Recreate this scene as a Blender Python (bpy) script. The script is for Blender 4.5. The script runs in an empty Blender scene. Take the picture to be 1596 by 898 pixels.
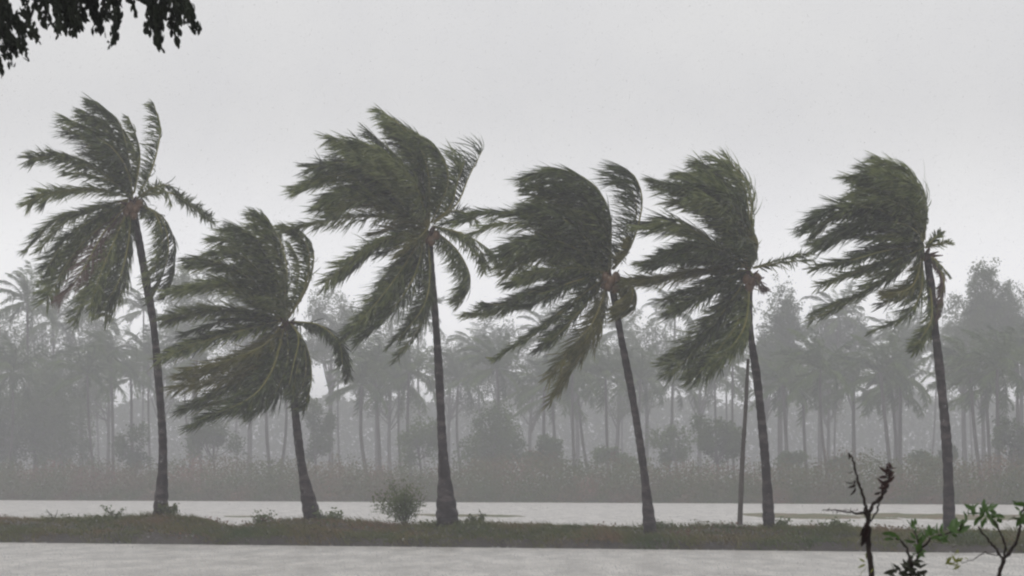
import bpy, math, random
import numpy as np
from mathutils import Vector

S = bpy.context.scene
COL = S.collection
R = random.Random(7)
NR = np.random.default_rng(7)

# ------------------------------------------------------------------ camera
W, H_IMG, F = 1596.0, 898.0, 4320.0          # photograph size, focal length in its pixels
CAM_H, HORIZON = 1.9, 748.0
PITCH = math.atan((HORIZON - H_IMG / 2) / F)
cam_d = bpy.data.cameras.new('camera')
cam = bpy.data.objects.new('camera', cam_d)
COL.objects.link(cam)
cam.location = (0, 0, CAM_H)
cam.rotation_euler = (math.pi / 2 + PITCH, 0, 0)
cam_d.sensor_width = 36
cam_d.lens = F / W * 36
cam_d.clip_start = 0.1
cam_d.clip_end = 9000
cam_d.dof.use_dof = True
cam_d.dof.focus_distance = 78
cam_d.dof.aperture_fstop = 14
S.camera = cam

# ------------------------------------------------------------------ sky, sun, exposure
SUN_EL, SUN_AZ = math.radians(52), math.radians(200)
wd = bpy.data.worlds.new('World')
S.world = wd
wd.use_nodes = True
nt = wd.node_tree
nt.nodes.clear()
n_out = nt.nodes.new('ShaderNodeOutputWorld')
n_bg = nt.nodes.new('ShaderNodeBackground')
n_bg.inputs['Strength'].default_value = 0.1
n_sky = nt.nodes.new('ShaderNodeTexSky')
n_sky.sky_type = 'NISHITA'
n_sky.sun_disc = False
n_sky.sun_elevation = SUN_EL
n_sky.sun_rotation = SUN_AZ
n_sky.dust_density = 5
n_hs = nt.nodes.new('ShaderNodeHueSaturation')
n_hs.inputs['Saturation'].default_value = 0.12
n_tc = nt.nodes.new('ShaderNodeTexCoord')
n_no = nt.nodes.new('ShaderNodeTexNoise')
n_no.inputs['Scale'].default_value = 9
n_no.inputs['Detail'].default_value = 9
n_no.inputs['Roughness'].default_value = 0.68
n_cr = nt.nodes.new('ShaderNodeValToRGB')
SKY = 16.8
n_cr.color_ramp.elements[0].position = 0.3
n_cr.color_ramp.elements[1].position = 0.7
n_cr.color_ramp.elements[0].color = (0.90, 0.902, 0.925, 1)
n_cr.color_ramp.elements[1].color = (1.0, 1.0, 1.0, 1)
n_mul = nt.nodes.new('ShaderNodeVectorMath')
n_mul.operation = 'SCALE'
n_mul.inputs['Scale'].default_value = SKY
n_geo = nt.nodes.new('ShaderNodeSeparateXYZ')      # overcast brighter towards the horizon, even above
n_el = nt.nodes.new('ShaderNodeMapRange')
n_el.interpolation_type = 'SMOOTHSTEP'
n_el.inputs['From Min'].default_value = 0.02
n_el.inputs['From Max'].default_value = 0.14
n_el.inputs['To Min'].default_value = 1.0
n_el.inputs['To Max'].default_value = 0.50
nt.links.new(n_tc.outputs['Generated'], n_geo.inputs[0])
nt.links.new(n_geo.outputs['Z'], n_el.inputs['Value'])
n_m2 = nt.nodes.new('ShaderNodeMath')
n_m2.operation = 'MULTIPLY'
n_m2.inputs[1].default_value = SKY
nt.links.new(n_el.outputs[0], n_m2.inputs[0])
nt.links.new(n_m2.outputs[0], n_mul.inputs['Scale'])
n_mix = nt.nodes.new('ShaderNodeMix')
n_mix.data_type = 'RGBA'
n_mix.inputs['Factor'].default_value = 0.93
nt.links.new(n_sky.outputs[0], n_hs.inputs['Color'])
nt.links.new(n_tc.outputs['Generated'], n_no.inputs['Vector'])
nt.links.new(n_no.outputs['Fac'], n_cr.inputs['Fac'])
nt.links.new(n_cr.outputs['Color'], n_mul.inputs[0])
nt.links.new(n_hs.outputs['Color'], n_mix.inputs[6])
nt.links.new(n_mul.outputs[0], n_mix.inputs[7])
nt.links.new(n_mix.outputs[2], n_bg.inputs['Color'])
nt.links.new(n_bg.outputs[0], n_out.inputs['Surface'])

sun_d = bpy.data.lights.new('sun', 'SUN')
sun_d.energy = 0.5
sun_d.angle = math.radians(25)
sun_d.color = (1, 0.97, 0.93)
sun = bpy.data.objects.new('sun', sun_d)
COL.objects.link(sun)
sun_dir = Vector((math.sin(SUN_AZ) * math.cos(SUN_EL), math.cos(SUN_AZ) * math.cos(SUN_EL), math.sin(SUN_EL)))
sun.rotation_euler = sun_dir.to_track_quat('Z', 'Y').to_euler()

S.view_settings.view_transform = 'Standard'
S.view_settings.look = 'None'
S.view_settings.exposure = 0
S.view_settings.gamma = 1
S.render.engine = 'CYCLES'
S.cycles.use_denoising = True
S.cycles.volume_bounces = 2
S.cycles.max_bounces = 6
S.cycles.filter_width = 2.25

HAZE_DENSITY = 0.0018
HAZE_COLOR = (0.80, 0.80, 0.84)


# ------------------------------------------------------------------ helpers
def P(px, py, Y):
    """the world point at depth Y that the photograph shows at (px, py)"""
    x, z = (px - W / 2) / F, (H_IMG / 2 - py) / F
    c, s = math.cos(PITCH), math.sin(PITCH)
    dx, dy, dz = x, c - z * s, s + z * c
    k = Y / dy
    return Vector((dx * k, Y, CAM_H + dz * k))


def tag(o, label=None, cat=None, group=None, kind=None):
    if label: o['label'] = label
    if cat: o['category'] = cat
    if group: o['group'] = group
    if kind: o['kind'] = kind
    return o


def empty(name, loc, label, cat, group=None):
    o = bpy.data.objects.new(name, None)
    o.empty_display_size = 0.3
    COL.objects.link(o)
    o.location = loc
    return tag(o, label, cat, group)


def link(name, me, mat=None, parent=None, loc=None):
    if mat is not None and len(me.materials) == 0:
        me.materials.append(mat)
    o = bpy.data.objects.new(name, me)
    COL.objects.link(o)
    if parent is not None: o.parent = parent
    if loc is not None: o.location = loc
    return o


class Geo:
    """collects numpy blocks of vertices and faces (quads; triangles repeat their last vertex)"""
    def __init__(s):
        s.v, s.f, s.n = [], [], 0

    def add(s, v, f):
        s.v.append(np.asarray(v, float).reshape(-1, 3))
        s.f.append(np.asarray(f, int).reshape(-1, 4) + s.n)
        s.n += len(s.v[-1])

    def mesh(s, name, smooth=False):
        v = np.concatenate(s.v)
        f = np.concatenate(s.f)
        tri = f[:, 2] == f[:, 3]
        cnt = np.where(tri, 3, 4)
        start = np.concatenate([[0], np.cumsum(cnt)[:-1]])
        keep = np.ones(f.shape, bool)
        keep[tri, 3] = False
        loops = f[keep]
        me = bpy.data.meshes.new(name)
        me.vertices.add(len(v))
        me.vertices.foreach_set('co', v.ravel())
        me.loops.add(len(loops))
        me.loops.foreach_set('vertex_index', loops.astype(np.int32))
        me.polygons.add(len(f))
        me.polygons.foreach_set('loop_start', start.astype(np.int32))
        me.polygons.foreach_set('loop_total', cnt.astype(np.int32))
        me.polygons.foreach_set('use_smooth', np.full(len(f), smooth))
        me.update(calc_edges=True)
        me.validate()
        return me


def spline(pts, n):
    """Catmull-Rom through pts, n samples spread evenly in parameter"""
    p = np.asarray([list(q) for q in pts], float)
    if len(p) == 2:
        t = np.linspace(0, 1, n)[:, None]
        return p[0] * (1 - t) + p[1] * t
    e = np.vstack([2 * p[0] - p[1], p, 2 * p[-1] - p[-2]])
    u = np.linspace(0, len(p) - 1 - 1e-6, n)
    i = u.astype(int)
    t = (u - i)[:, None]
    a, b, c, d = e[i], e[i + 1], e[i + 2], e[i + 3]
    return 0.5 * (2 * b + (c - a) * t + (2 * a - 5 * b + 4 * c - d) * t ** 2 + (3 * b - a - 3 * c + d) * t ** 3)


def unit(a):
    return a / np.maximum(np.linalg.norm(a, axis=-1, keepdims=True), 1e-9)


def tube(g, pts, radii, sides=6, cap=True):
    p = np.asarray(pts, float)
    r = np.asarray(radii, float)
    T = unit(np.gradient(p, axis=0))
    ref = np.array([0.31, 0.9, 0.17]) if abs(T[0] @ np.array([0.31, 0.9, 0.17])) < 0.85 else np.array([1.0, 0.1, 0])
    A = unit(np.cross(T, ref))
    B = np.cross(T, A)
    a = np.linspace(0, 2 * math.pi, sides, endpoint=False)
    v = p[:, None] + r[:, None, None] * (np.cos(a)[None, :, None] * A[:, None] + np.sin(a)[None, :, None] * B[:, None])
    n = len(p)
    i, j = np.meshgrid(np.arange(n - 1), np.arange(sides), indexing='ij')
    k = (j + 1) % sides
    f = np.stack([i * sides + j, i * sides + k, (i + 1) * sides + k, (i + 1) * sides + j], -1).reshape(-1, 4)
    v = v.reshape(-1, 3)
    if cap:
        v = np.vstack([v, p[-1] + T[-1] * r[-1] * 0.5])
        top = (n - 1) * sides
        f = np.vstack([f, [[top + q, top + (q + 1) % sides, n * sides, n * sides] for q in range(sides)]])
    g.add(v, f)


# ------------------------------------------------------------------ materials
def material(name, base, rough=0.6, spec=0.4, vary=None, scale=3.0, bump=0.0, bump_scale=20.0, translucent=0.0, stretch=None, per_object=0.0):
    m = bpy.data.materials.new(name)
    m.use_nodes = True
    t = m.node_tree
    b = t.nodes['Principled BSDF']
    b.inputs['Roughness'].default_value = rough
    b.inputs['Specular IOR Level'].default_value = spec
    tc = t.nodes.new('ShaderNodeTexCoord')
    src = tc.outputs['Object']
    if stretch:
        mp = t.nodes.new('ShaderNodeMapping')
        mp.inputs['Scale'].default_value = stretch
        t.links.new(src, mp.inputs['Vector'])
        src = mp.outputs['Vector']
    col = None
    if vary:
        oi = t.nodes.new('ShaderNodeObjectInfo')
        no = t.nodes.new('ShaderNodeTexNoise')
        no.inputs['Scale'].default_value = scale
        no.inputs['Detail'].default_value = 6
        t.links.new(src, no.inputs['Vector'])
        cr = t.nodes.new('ShaderNodeValToRGB')
        cols = [base] + list(vary)
        els = cr.color_ramp.elements
        while len(els) < len(cols): els.new(0.5)
        for i, c in enumerate(cols):
            els[i].position = 0.32 + 0.36 * i / (len(cols) - 1)
            els[i].color = (*c, 1)
        if per_object:
            mr = t.nodes.new('ShaderNodeMath')
            mr.operation = 'MULTIPLY_ADD'
            mr.inputs[1].default_value = per_object
            t.links.new(oi.outputs['Random'], mr.inputs[0])
            ms = t.nodes.new('ShaderNodeMath')
            ms.operation = 'SUBTRACT'
            ms.inputs[1].default_value = per_object / 2
            t.links.new(no.outputs['Fac'], ms.inputs[0])
            t.links.new(ms.outputs[0], mr.inputs[2])
            t.links.new(mr.outputs[0], cr.inputs['Fac'])
        else:
            t.links.new(no.outputs['Fac'], cr.inputs['Fac'])
        t.links.new(cr.outputs['Color'], b.inputs['Base Color'])
        col = cr.outputs['Color']
    else:
        b.inputs['Base Color'].default_value = (*base, 1)
    if bump:
        n2 = t.nodes.new('ShaderNodeTexNoise')
        n2.inputs['Scale'].default_value = bump_scale
        n2.inputs['Detail'].default_value = 5
        t.links.new(src, n2.inputs['Vector'])
        bp = t.nodes.new('ShaderNodeBump')
        bp.inputs['Strength'].default_value = 1.0
        bp.inputs['Distance'].default_value = bump
        t.links.new(n2.outputs['Fac'], bp.inputs['Height'])
        t.links.new(bp.outputs['Normal'], b.inputs['Normal'])
    if translucent:
        tr = t.nodes.new('ShaderNodeBsdfTranslucent')
        if col: t.links.new(col, tr.inputs['Color'])
        else: tr.inputs['Color'].default_value = (*base, 1)
        mx = t.nodes.new('ShaderNodeMixShader')
        mx.inputs[0].default_value = translucent
        t.links.new(b.outputs[0], mx.inputs[1])
        t.links.new(tr.outputs[0], mx.inputs[2])
        t.links.new(mx.outputs[0], t.nodes['Material Output'].inputs['Surface'])
    return m


M = {
    'frond': material('palm_leaflets', (0.022, 0.036, 0.008), 0.36, 0.5, [(0.068, 0.096, 0.022), (0.20, 0.23, 0.075)], 4.5, translucent=0.35, per_object=0.3),
    'frond_yellow': material('yellowing_palm_leaflets', (0.055, 0.070, 0.006), 0.42, 0.5, [(0.125, 0.125, 0.024), (0.22, 0.205, 0.055)], 3.0, translucent=0.3),
    'frond_dead': material('dead_palm_leaflets', (0.07, 0.045, 0.035), 0.7, 0.3, [(0.14, 0.09, 0.07), (0.17, 0.12, 0.10)], 2.0, translucent=0.15),
    'rachis': material('palm_leaf_stalk', (0.15, 0.16, 0.03), 0.5, 0.5, [(0.24, 0.21, 0.06)], 2.0),
    'bark': material('wet_palm_bark', (0.010, 0.007, 0.008), 0.75, 0.2, [(0.028, 0.021, 0.022), (0.085, 0.068, 0.068)], 1.0, 0.03, 2.5, stretch=(2.2, 2.2, 6)),
    'fibre': material('brown_palm_fibre', (0.045, 0.026, 0.018), 0.85, 0.2, [(0.11, 0.05, 0.035)], 6.0, 0.02, 15),
    'coconut': material('coconut_husk', (0.085, 0.045, 0.022), 0.5, 0.4, [(0.17, 0.10, 0.05)], 5.0),
    'far_leaf': material('far_palm_leaflets', (0.030, 0.065, 0.008), 0.6, 0.3, [(0.11, 0.17, 0.025)], 0.4, translucent=0.2, per_object=0.3),
    'far_crown': material('broadleaf_foliage', (0.028, 0.060, 0.008), 0.6, 0.3, [(0.10, 0.15, 0.025)], 0.35, translucent=0.2, per_object=0.2),
    'far_bark': material('far_tree_bark', (0.06, 0.052, 0.048), 0.8, 0.3, [(0.10, 0.09, 0.08)], 1.0),
    'under': material('undergrowth_leaves', (0.17, 0.095, 0.070), 0.8, 0.2, [(0.075, 0.110, 0.025), (0.24, 0.125, 0.095)], 0.16, translucent=0.1),
    'grass': material('wet_grass', (0.055, 0.095, 0.016), 0.6, 0.3, [(0.14, 0.135, 0.036), (0.22, 0.12, 0.075)], 0.45, translucent=0.2),
    'mud': material('wet_mud', (0.028, 0.024, 0.022), 0.6, 0.4, [(0.065, 0.055, 0.048)], 1.5, 0.05, 3),
    'shrub': material('shrub_leaves', (0.085, 0.12, 0.035), 0.6, 0.3, [(0.15, 0.19, 0.07)], 2.0, translucent=0.25),
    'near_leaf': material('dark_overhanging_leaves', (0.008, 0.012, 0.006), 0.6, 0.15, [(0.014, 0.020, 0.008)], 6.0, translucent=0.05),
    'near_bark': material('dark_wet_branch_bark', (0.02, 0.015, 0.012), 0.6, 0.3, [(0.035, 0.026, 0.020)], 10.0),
    'sapling_leaf': material('green_sapling_leaves', (0.032, 0.085, 0.012), 0.35, 0.5, [(0.10, 0.19, 0.03)], 12.0, translucent=0.3),
    'dark_leaf': material('dark_brown_green_leaves', (0.014, 0.022, 0.008), 0.6, 0.3, [(0.035, 0.030, 0.014)], 12.0),
    'young_leaf': material('yellow_green_young_leaves', (0.15, 0.18, 0.02), 0.4, 0.4, [(0.25, 0.26, 0.05)], 14.0, translucent=0.3),
    'withered': material('withered_brown_leaves', (0.016, 0.009, 0.008), 0.8, 0.2, [(0.045, 0.018, 0.015)], 25.0),
    'twig': material('thin_brown_stems', (0.014, 0.009, 0.008), 0.7, 0.2, [(0.030, 0.019, 0.015)], 20.0),
    'pole': material('grey_weathered_pole', (0.06, 0.05, 0.045), 0.7, 0.3, [(0.10, 0.09, 0.08)], 3.0),
    'ground': material('far_ground', (0.05, 0.055, 0.03), 0.9, 0.2, [(0.08, 0.07, 0.045)], 0.05),
}


def water_material():
    m = bpy.data.materials.new('rain_beaten_water')
    m.use_nodes = True
    t = m.node_tree
    b = t.nodes['Principled BSDF']
    tc = t.nodes.new('ShaderNodeTexCoord')
    n1 = t.nodes.new('ShaderNodeTexNoise')
    n1.inputs['Scale'].default_value = 1.1
    n1.inputs['Roughness'].default_value = 0.72
    n1.inputs['Detail'].default_value = 9
    cr = t.nodes.new('ShaderNodeValToRGB')
    cr.color_ramp.elements[0].position = 0.40
    cr.color_ramp.elements[1].position = 0.62
    cr.color_ramp.elements[0].color = (0.44, 0.420, 0.39, 1)
    cr.color_ramp.elements[1].color = (0.74, 0.705, 0.66, 1)
    mp = t.nodes.new('ShaderNodeMapping')
    mp.inputs['Scale'].default_value = (1.0, 0.22, 1.0)
    t.links.new(tc.outputs['Object'], mp.inputs['Vector'])
    t.links.new(mp.outputs['Vector'], n1.inputs['Vector'])
    t.links.new(n1.outputs['Fac'], cr.inputs['Fac'])
    t.links.new(cr.outputs['Color'], b.inputs['Base Color'])
    b.inputs['Roughness'].default_value = 0.35
    b.inputs['Specular IOR Level'].default_value = 0.5
    v = t.nodes.new('ShaderNodeTexVoronoi')
    v.inputs['Scale'].default_value = 2.2
    n2 = t.nodes.new('ShaderNodeTexNoise')
    n2.inputs['Scale'].default_value = 1.6
    n2.inputs['Detail'].default_value = 8
    n2.inputs['Roughness'].default_value = 0.7
    t.links.new(tc.outputs['Object'], n2.inputs['Vector'])
    t.links.new(tc.outputs['Object'], v.inputs['Vector'])
    ad = t.nodes.new('ShaderNodeMath')
    ad.operation = 'MULTIPLY_ADD'
    ad.inputs[1].default_value = 0.25
    t.links.new(v.outputs['Distance'], ad.inputs[0])
    t.links.new(n2.outputs['Fac'], ad.inputs[2])
    bp = t.nodes.new('ShaderNodeBump')
    bp.inputs['Distance'].default_value = 0.25
    t.links.new(ad.outputs[0], bp.inputs['Height'])
    t.links.new(bp.outputs['Normal'], b.inputs['Normal'])
    return m


M['water'] = water_material()

# ------------------------------------------------------------------ ground, water, banks
def grid_sheet(xs, ys, zf):
    X, Y = np.meshgrid(xs, ys, indexing='ij')
    Z = zf(X, Y)
    v = np.stack([X, Y, Z], -1).reshape(-1, 3)
    n, m = len(xs), len(ys)
    i, j = np.meshgrid(np.arange(n - 1), np.arange(m - 1), indexing='ij')
    f = np.stack([i * m + j, (i + 1) * m + j, (i + 1) * m + j + 1, i * m + j + 1], -1).reshape(-1, 4)
    g = Geo()
    g.add(v, f)
    return g


def wob(x, seed=0.0, k=1.0):
    return (np.sin(x * 0.9 * k + seed) + 0.6 * np.sin(x * 2.1 * k + seed * 2.3) + 0.4 * np.sin(x * 4.7 * k + seed * 5.1)
            + 0.25 * np.sin(x * 9.3 * k + seed * 3.7)) / 2.25


def sstep(a, b, x):
    t = np.clip((x - a) / (b - a), 0, 1)
    return t * t * (3 - 2 * t)


# depth of the embankment's front water line, and of the far shore
def front_Y(x):
    return 77.8 - 0.435 * np.asarray(x) + 0.10 * wob(np.asarray(x), 1.3)


def far_Y(x):
    return 234.0 - 0.55 * np.asarray(x) + 0.8 * wob(np.asarray(x) * 0.2, 0.4)


g = grid_sheet(np.linspace(-3000, 3000, 9), np.linspace(-3000, 3000, 9), lambda X, Y: X * 0 - 0.6)
tag(link('ground', g.mesh('ground'), M['ground']), kind='structure')
g = grid_sheet(np.linspace(-500, 500, 9), np.linspace(12, 420, 9), lambda X, Y: X * 0.0)
tag(link('water', g.mesh('water'), M['water']), kind='structure')

BERM_W = 5.2


def top_bump(x):
    """undulation of the embankment top along x"""
    return 0.56 - 0.005 * x + 0.05 * wob(x, 2.2, 0.8) + 0.13 * np.exp(-((x + 10.9) / 1.9) ** 2) + 0.12 * np.exp(-((x + 5.7) / 1.3) ** 2) \
        - 0.17 * np.exp(-((x + 8.4) / 0.8) ** 2) - 0.06 * np.exp(-((x + 2.8) / 1.0) ** 2)


def berm_z(X, Y):
    u = Y - front_Y(X)
    up = 0.45 * sstep(0.0, 0.45, u) + 0.55 * sstep(0.3, 2.4, u)
    down = 1 - sstep(BERM_W - 2.3, BERM_W, u)
    return top_bump(X) * up * down - 0.12 * (1 - sstep(-0.1, 0.1, u)) - 0.12 * sstep(BERM_W - 0.2, BERM_W, u) + 0.035 * wob(X * 3 + u * 5, 0.7)* (u > 0.2)


xs = np.linspace(-60, 60, 900)
us = np.concatenate([np.linspace(-0.3, 0.8, 8), np.linspace(1.0, BERM_W + 0.1, 16)])
X, U = np.meshgrid(xs, us, indexing='ij')
Yb = front_Y(X) + U
Zb = berm_z(X, Yb)
v = np.stack([X, Yb, Zb], -1).reshape(-1, 3)
n, m = len(xs), len(us)
i, j = np.meshgrid(np.arange(n - 1), np.arange(m - 1), indexing='ij')
g = Geo()
g.add(v, np.stack([i * m + j, (i + 1) * m + j, (i + 1) * m + j + 1, i * m + j + 1], -1).reshape(-1, 4))
tag(link('embankment', g.mesh('embankment', True), M['mud']), kind='structure')


def strip_sheet(name, x0, x1, yf, width, height, seed):
    xs_ = np.linspace(x0, x1, int((x1 - x0) * 6) + 4)
    us_ = np.linspace(0, 1, 22)
    X_, U_ = np.meshgrid(xs_, us_, indexing='ij')
    end = sstep(x0, x0 + 4, X_) * (1 - sstep(x1 - 4, x1, X_))
    Y_ = yf(X_) + U_ * width + 0.4 * wob(X_ * 0.8, seed) * end
    Z_ = np.sin(U_ * math.pi) * height * end * (0.6 + 0.7 * wob(X_ * 0.9 + U_ * 2.0, seed) + 0.3 * wob(X_ * 2.3 - U_ * 5, seed)) - 0.025
    n_, m_ = len(xs_), len(us_)
    i_, j_ = np.meshgrid(np.arange(n_ - 1), np.arange(m_ - 1), indexing='ij')
    g_ = Geo()
    g_.add(np.stack([X_, Y_, Z_], -1).reshape(-1, 3),
           np.stack([i_ * m_ + j_, (i_ + 1) * m_ + j_, (i_ + 1) * m_ + j_ + 1, i_ * m_ + j_ + 1], -1).reshape(-1, 4))
    tag(link(name, g_.mesh(name, True), M['grass']), kind='structure')


strip_sheet('mud_bank', -17, -9, lambda x: 136 - 0.3 * x, 9.0, 0.07, 0.5)
strip_sheet('mud_bank', -8, 3, lambda x: 140 - 0.35 * x, 14.0, 0.09, 2.9)
strip_sheet('mud_bank', 11, 30, lambda x: 140 - 0.45 * x, 26.0, 0.16, 1.9)
strip_sheet('mud_bank', 8, 17, lambda x: 112 - 0.3 * x, 7.0, 0.07, 3.9)

# far shore ground and the near bank the foreground plants stand on
xs = np.linspace(-400, 400, 240)
us = np.concatenate([np.linspace(-1, 6, 10), np.linspace(12, 900, 14)])
X, U = np.meshgrid(xs, us, indexing='ij')
Yf = far_Y(X) + U
Zf = 0.75 * sstep(-0.5, 4, U) - 0.15 + 0.1 * wob(X * 0.7 + U, 0.3)
n, m = len(xs), len(us)
i, j = np.meshgrid(np.arange(n - 1), np.arange(m - 1), indexing='ij')
g = Geo()
g.add(np.stack([X, Yf, Zf], -1).reshape(-1, 3), np.stack([i * m + j, (i + 1) * m + j, (i + 1) * m + j + 1, i * m + j + 1], -1).reshape(-1, 4))
tag(link('far_shore', g.mesh('far_shore', True), M['ground']), kind='structure')
g = grid_sheet(np.linspace(-30, 30, 60), np.linspace(-20, 18, 40), lambda X, Y: 0.5 - 0.7 * sstep(14, 17.5, Y + wob(X, 1)) + 0.03 * wob(X * 2 + Y * 3, 2))
tag(link('near_bank', g.mesh('near_bank', True), M['mud']), kind='structure')


def blades(base, h, w, lean, rng):
    """base (n,3), heights, widths, lean (n,3): two-segment grass blades"""
    n = len(base)
    a = rng.uniform(0, math.pi, n)
    side = np.stack([np.cos(a), np.sin(a), np.zeros(n)], -1) * (w / 2)[:, None]
    up = np.stack([np.zeros(n), np.zeros(n), h], -1)
    mid = base + up * 0.55 + lean * 0.35
    tip = base + up + lean
    v = np.stack([base - side, base + side, mid + side * 0.8, mid - side * 0.8, tip], 1).reshape(-1, 3)
    k = np.arange(n)[:, None] * 5
    f = np.stack([k + [[0, 1, 2, 3]], k + [[3, 2, 4, 4]]], 1).reshape(-1, 4)
    return v, f


def scatter_grass(name, xy, zf, hmin, hmax, wid, label):
    n = len(xy)
    x, y = xy[:, 0], xy[:, 1]
    base = np.stack([x, y, zf(x, y) - 0.02], -1)
    clump = 0.55 + 0.45 * wob(x * 1.7 + y * 2.3, 0.3) + 0.25 * wob(x * 5.1 - y * 4.0, 1.1)
    h = (hmin + (hmax - hmin) * NR.uniform(0, 1, n) ** 1.6) * np.clip(clump, 0.25, 1.3)
    lean = np.stack([-h * NR.uniform(0.1, 1.0, n), h * NR.uniform(-0.3, 0.3, n), -h * NR.uniform(0, 0.25, n)], -1)
    g_ = Geo()
    g_.add(*blades(base, h, NR.uniform(0.6, 1.2, n) * wid, lean, NR))
    o = link(name, g_.mesh(name), M['grass'])
    tag(o, label, 'grass', kind='stuff')


nb = 120000
bx = NR.uniform(-22, 22, nb)
bu = np.clip(0.26 + 0.26 * wob(bx * 2.2, 3.1) + 0.12 * NR.normal(size=nb), 0.04, 1) + (BERM_W - 0.9) * NR.uniform(0, 1, nb) ** 1.35
scatter_grass('grass', np.stack([bx, front_Y(bx) + bu], -1), berm_z, 0.07, 0.37, 0.022,
              'short windblown wet grass covering the narrow embankment under the palms')

# creeping leafy ground cover and low bushes on the embankment
def leaf_cloud(centres, size, rng, flat=0.0, aspect=1.8):
    """one small folded leaf (two quads' worth of triangles) per centre"""
    n = len(centres)
    d = unit(rng.normal(size=(n, 3)) + np.array([-0.5, 0, 0]))
    e = unit(np.cross(d, rng.normal(size=(n, 3))))
    s = (size * rng.uniform(0.6, 1.35, n))[:, None]
    a = centres - d * s * aspect / 2
    b = centres + d * s * aspect / 2
    l = centres + e * s * 0.5 + np.cross(d, e) * s * 0.15
    r = centres - e * s * 0.5 + np.cross(d, e) * s * 0.15
    v = np.stack([a, l, b, r], 1).reshape(-1, 3)
    k = np.arange(n)[:, None] * 4
    f = np.stack([k + [[0, 1, 2, 2]], k + [[0, 2, 3, 3]]], 1).reshape(-1, 4)
    return v, f


nb = 13000
bx = NR.uniform(-22, 22, nb)
bu = 0.28 + 0.2 * wob(bx * 2.5, 0.2) + (BERM_W - 1.2) * NR.uniform(0, 1, nb) ** 1.5
by = front_Y(bx) + bu
hh = np.clip(0.10 + 0.16 * wob(bx * 1.1 + bu, 0.9), 0.02, 0.3)
c = np.stack([bx, by, berm_z(bx, by) + NR.uniform(0, 1, nb) * hh], -1)
g = Geo()
g.add(*leaf_cloud(c, 0.045, NR))
tag(link('ground_cover', g.mesh('ground_cover'), M['under']), 'low creeping brown green weeds matted over the embankment', 'weeds', kind='stuff')


# ------------------------------------------------------------------ palm fronds
WIND = np.array([-1.0, 0.06, 0.05])


def frond_geo(spine, lmax, nleaf, rng, w=0.6, droop=0.35, petiole=0.10, width=0.036, uref=None, segs=4, tipk=0.55, sparse=None, base_k=0.5, tear=0.13):
    """leaflets streaming off a spine; spine is (n,3)"""
    n = nleaf
    t = np.linspace(petiole, 0.995, n)
    idx = t * (len(spine) - 1)
    i0 = np.minimum(idx.astype(int), len(spine) - 2)
    fr = (idx - i0)[:, None]
    base = spine[i0] * (1 - fr) + spine[i0 + 1] * fr
    Tg = unit(np.gradient(spine, axis=0))
    T = unit(Tg[i0] * (1 - fr) + Tg[i0 + 1] * fr)
    u = np.array([0.35, 0.0, 1.0]) if uref is None else np.asarray(uref, float)
    Sd = np.cross(T, u)
    for q in range(1, n):
        if Sd[q] @ Sd[q - 1] < 0: Sd[q] = -Sd[q]
    Sd = unit(Sd)
    out = Geo()
    for side in (-1, 1):
        jit = rng.normal(size=(n, 3)) * 0.20
        clump = np.repeat(rng.normal(size=(n // 7 + 2, 3)) * 0.24, 7, axis=0)[:n]
        d0 = unit(side * Sd * 0.85 + T * 0.65 + np.array([0, 0, -0.15 * droop]) + jit * 0.6)
        L = lmax * (base_k + (1 - base_k) * np.sin(np.clip((t - petiole) / 0.5, 0, 1) * math.pi / 2)) * (1 - (1 - tipk) * np.clip((t - 0.55) / 0.45, 0, 1) ** 1.5)
        L = L * rng.uniform(0.72, 1.12, n)
        L = L * (0.25 + 0.75 * np.repeat(rng.uniform(0, 1, n // 4 + 2) > tear, 4)[:n])
        if sparse is not None:
            L = L * (rng.uniform(0, 1, n) > sparse)
        B = unit(WIND * w * 1.3 + T * 0.45 + np.array([0, 0, -1.0]) * droop + jit + clump)
        pts = [base]
        dirs = []
        for s in range(segs):
            k = min(1.0, w * (0.35 + 0.75 * (s + 0.5) / segs) + 0.12)
            d = unit(d0 * (1 - k) + B * k)
            dirs.append(d)
            pts.append(pts[-1] + d * (L / segs)[:, None])
        tw = unit(np.cross(dirs[0], T) * 0.35 + T * 0.9 + rng.normal(size=(n, 3)) * 0.35)
        prof = [0.5, 1.0, 0.95, 0.65, 0.3][:segs]
        rows = []
        for s in range(segs):
            wv = unit(np.cross(dirs[s], np.cross(tw, dirs[s]))) * (width * prof[s] / 2)
            rows += [pts[s] - wv, pts[s] + wv]
        rows.append(pts[-1])
        v = np.stack(rows, 1).reshape(-1, 3)
        m = 2 * segs + 1
        k = np.arange(n)[:, None] * m
        fs = [k + [[2 * s, 2 * s + 1, 2 * s + 3, 2 * s + 2]] for s in range(segs - 1)]
        fs.append(k + [[2 * segs - 2, 2 * segs - 1, 2 * segs, 2 * segs]])
        keep = L > 0.01
        f = np.stack(fs, 1)[keep].reshape(-1, 4)
        out.add(v, f)
    return out


def blown_spine(az, el, length, kg, kw, n=14):
    d = np.array([math.cos(az) * math.cos(el), math.sin(az) * math.cos(el), math.sin(el)])
    p = np.zeros(3)
    out = [p.copy()]
    for q in range(n):
        k = (q + 1) / n
        d = d + (np.array([-1, 0, 0.05]) * kw + np.array([0, 0, -1]) * kg) * k / n * 2
        d = d / np.linalg.norm(d)
        p = p + d * length / n
        out.append(p.copy())
    return np.array(out)


ORD = ['first', 'second', 'third', 'fourth', 'fifth', 'sixth']


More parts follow.
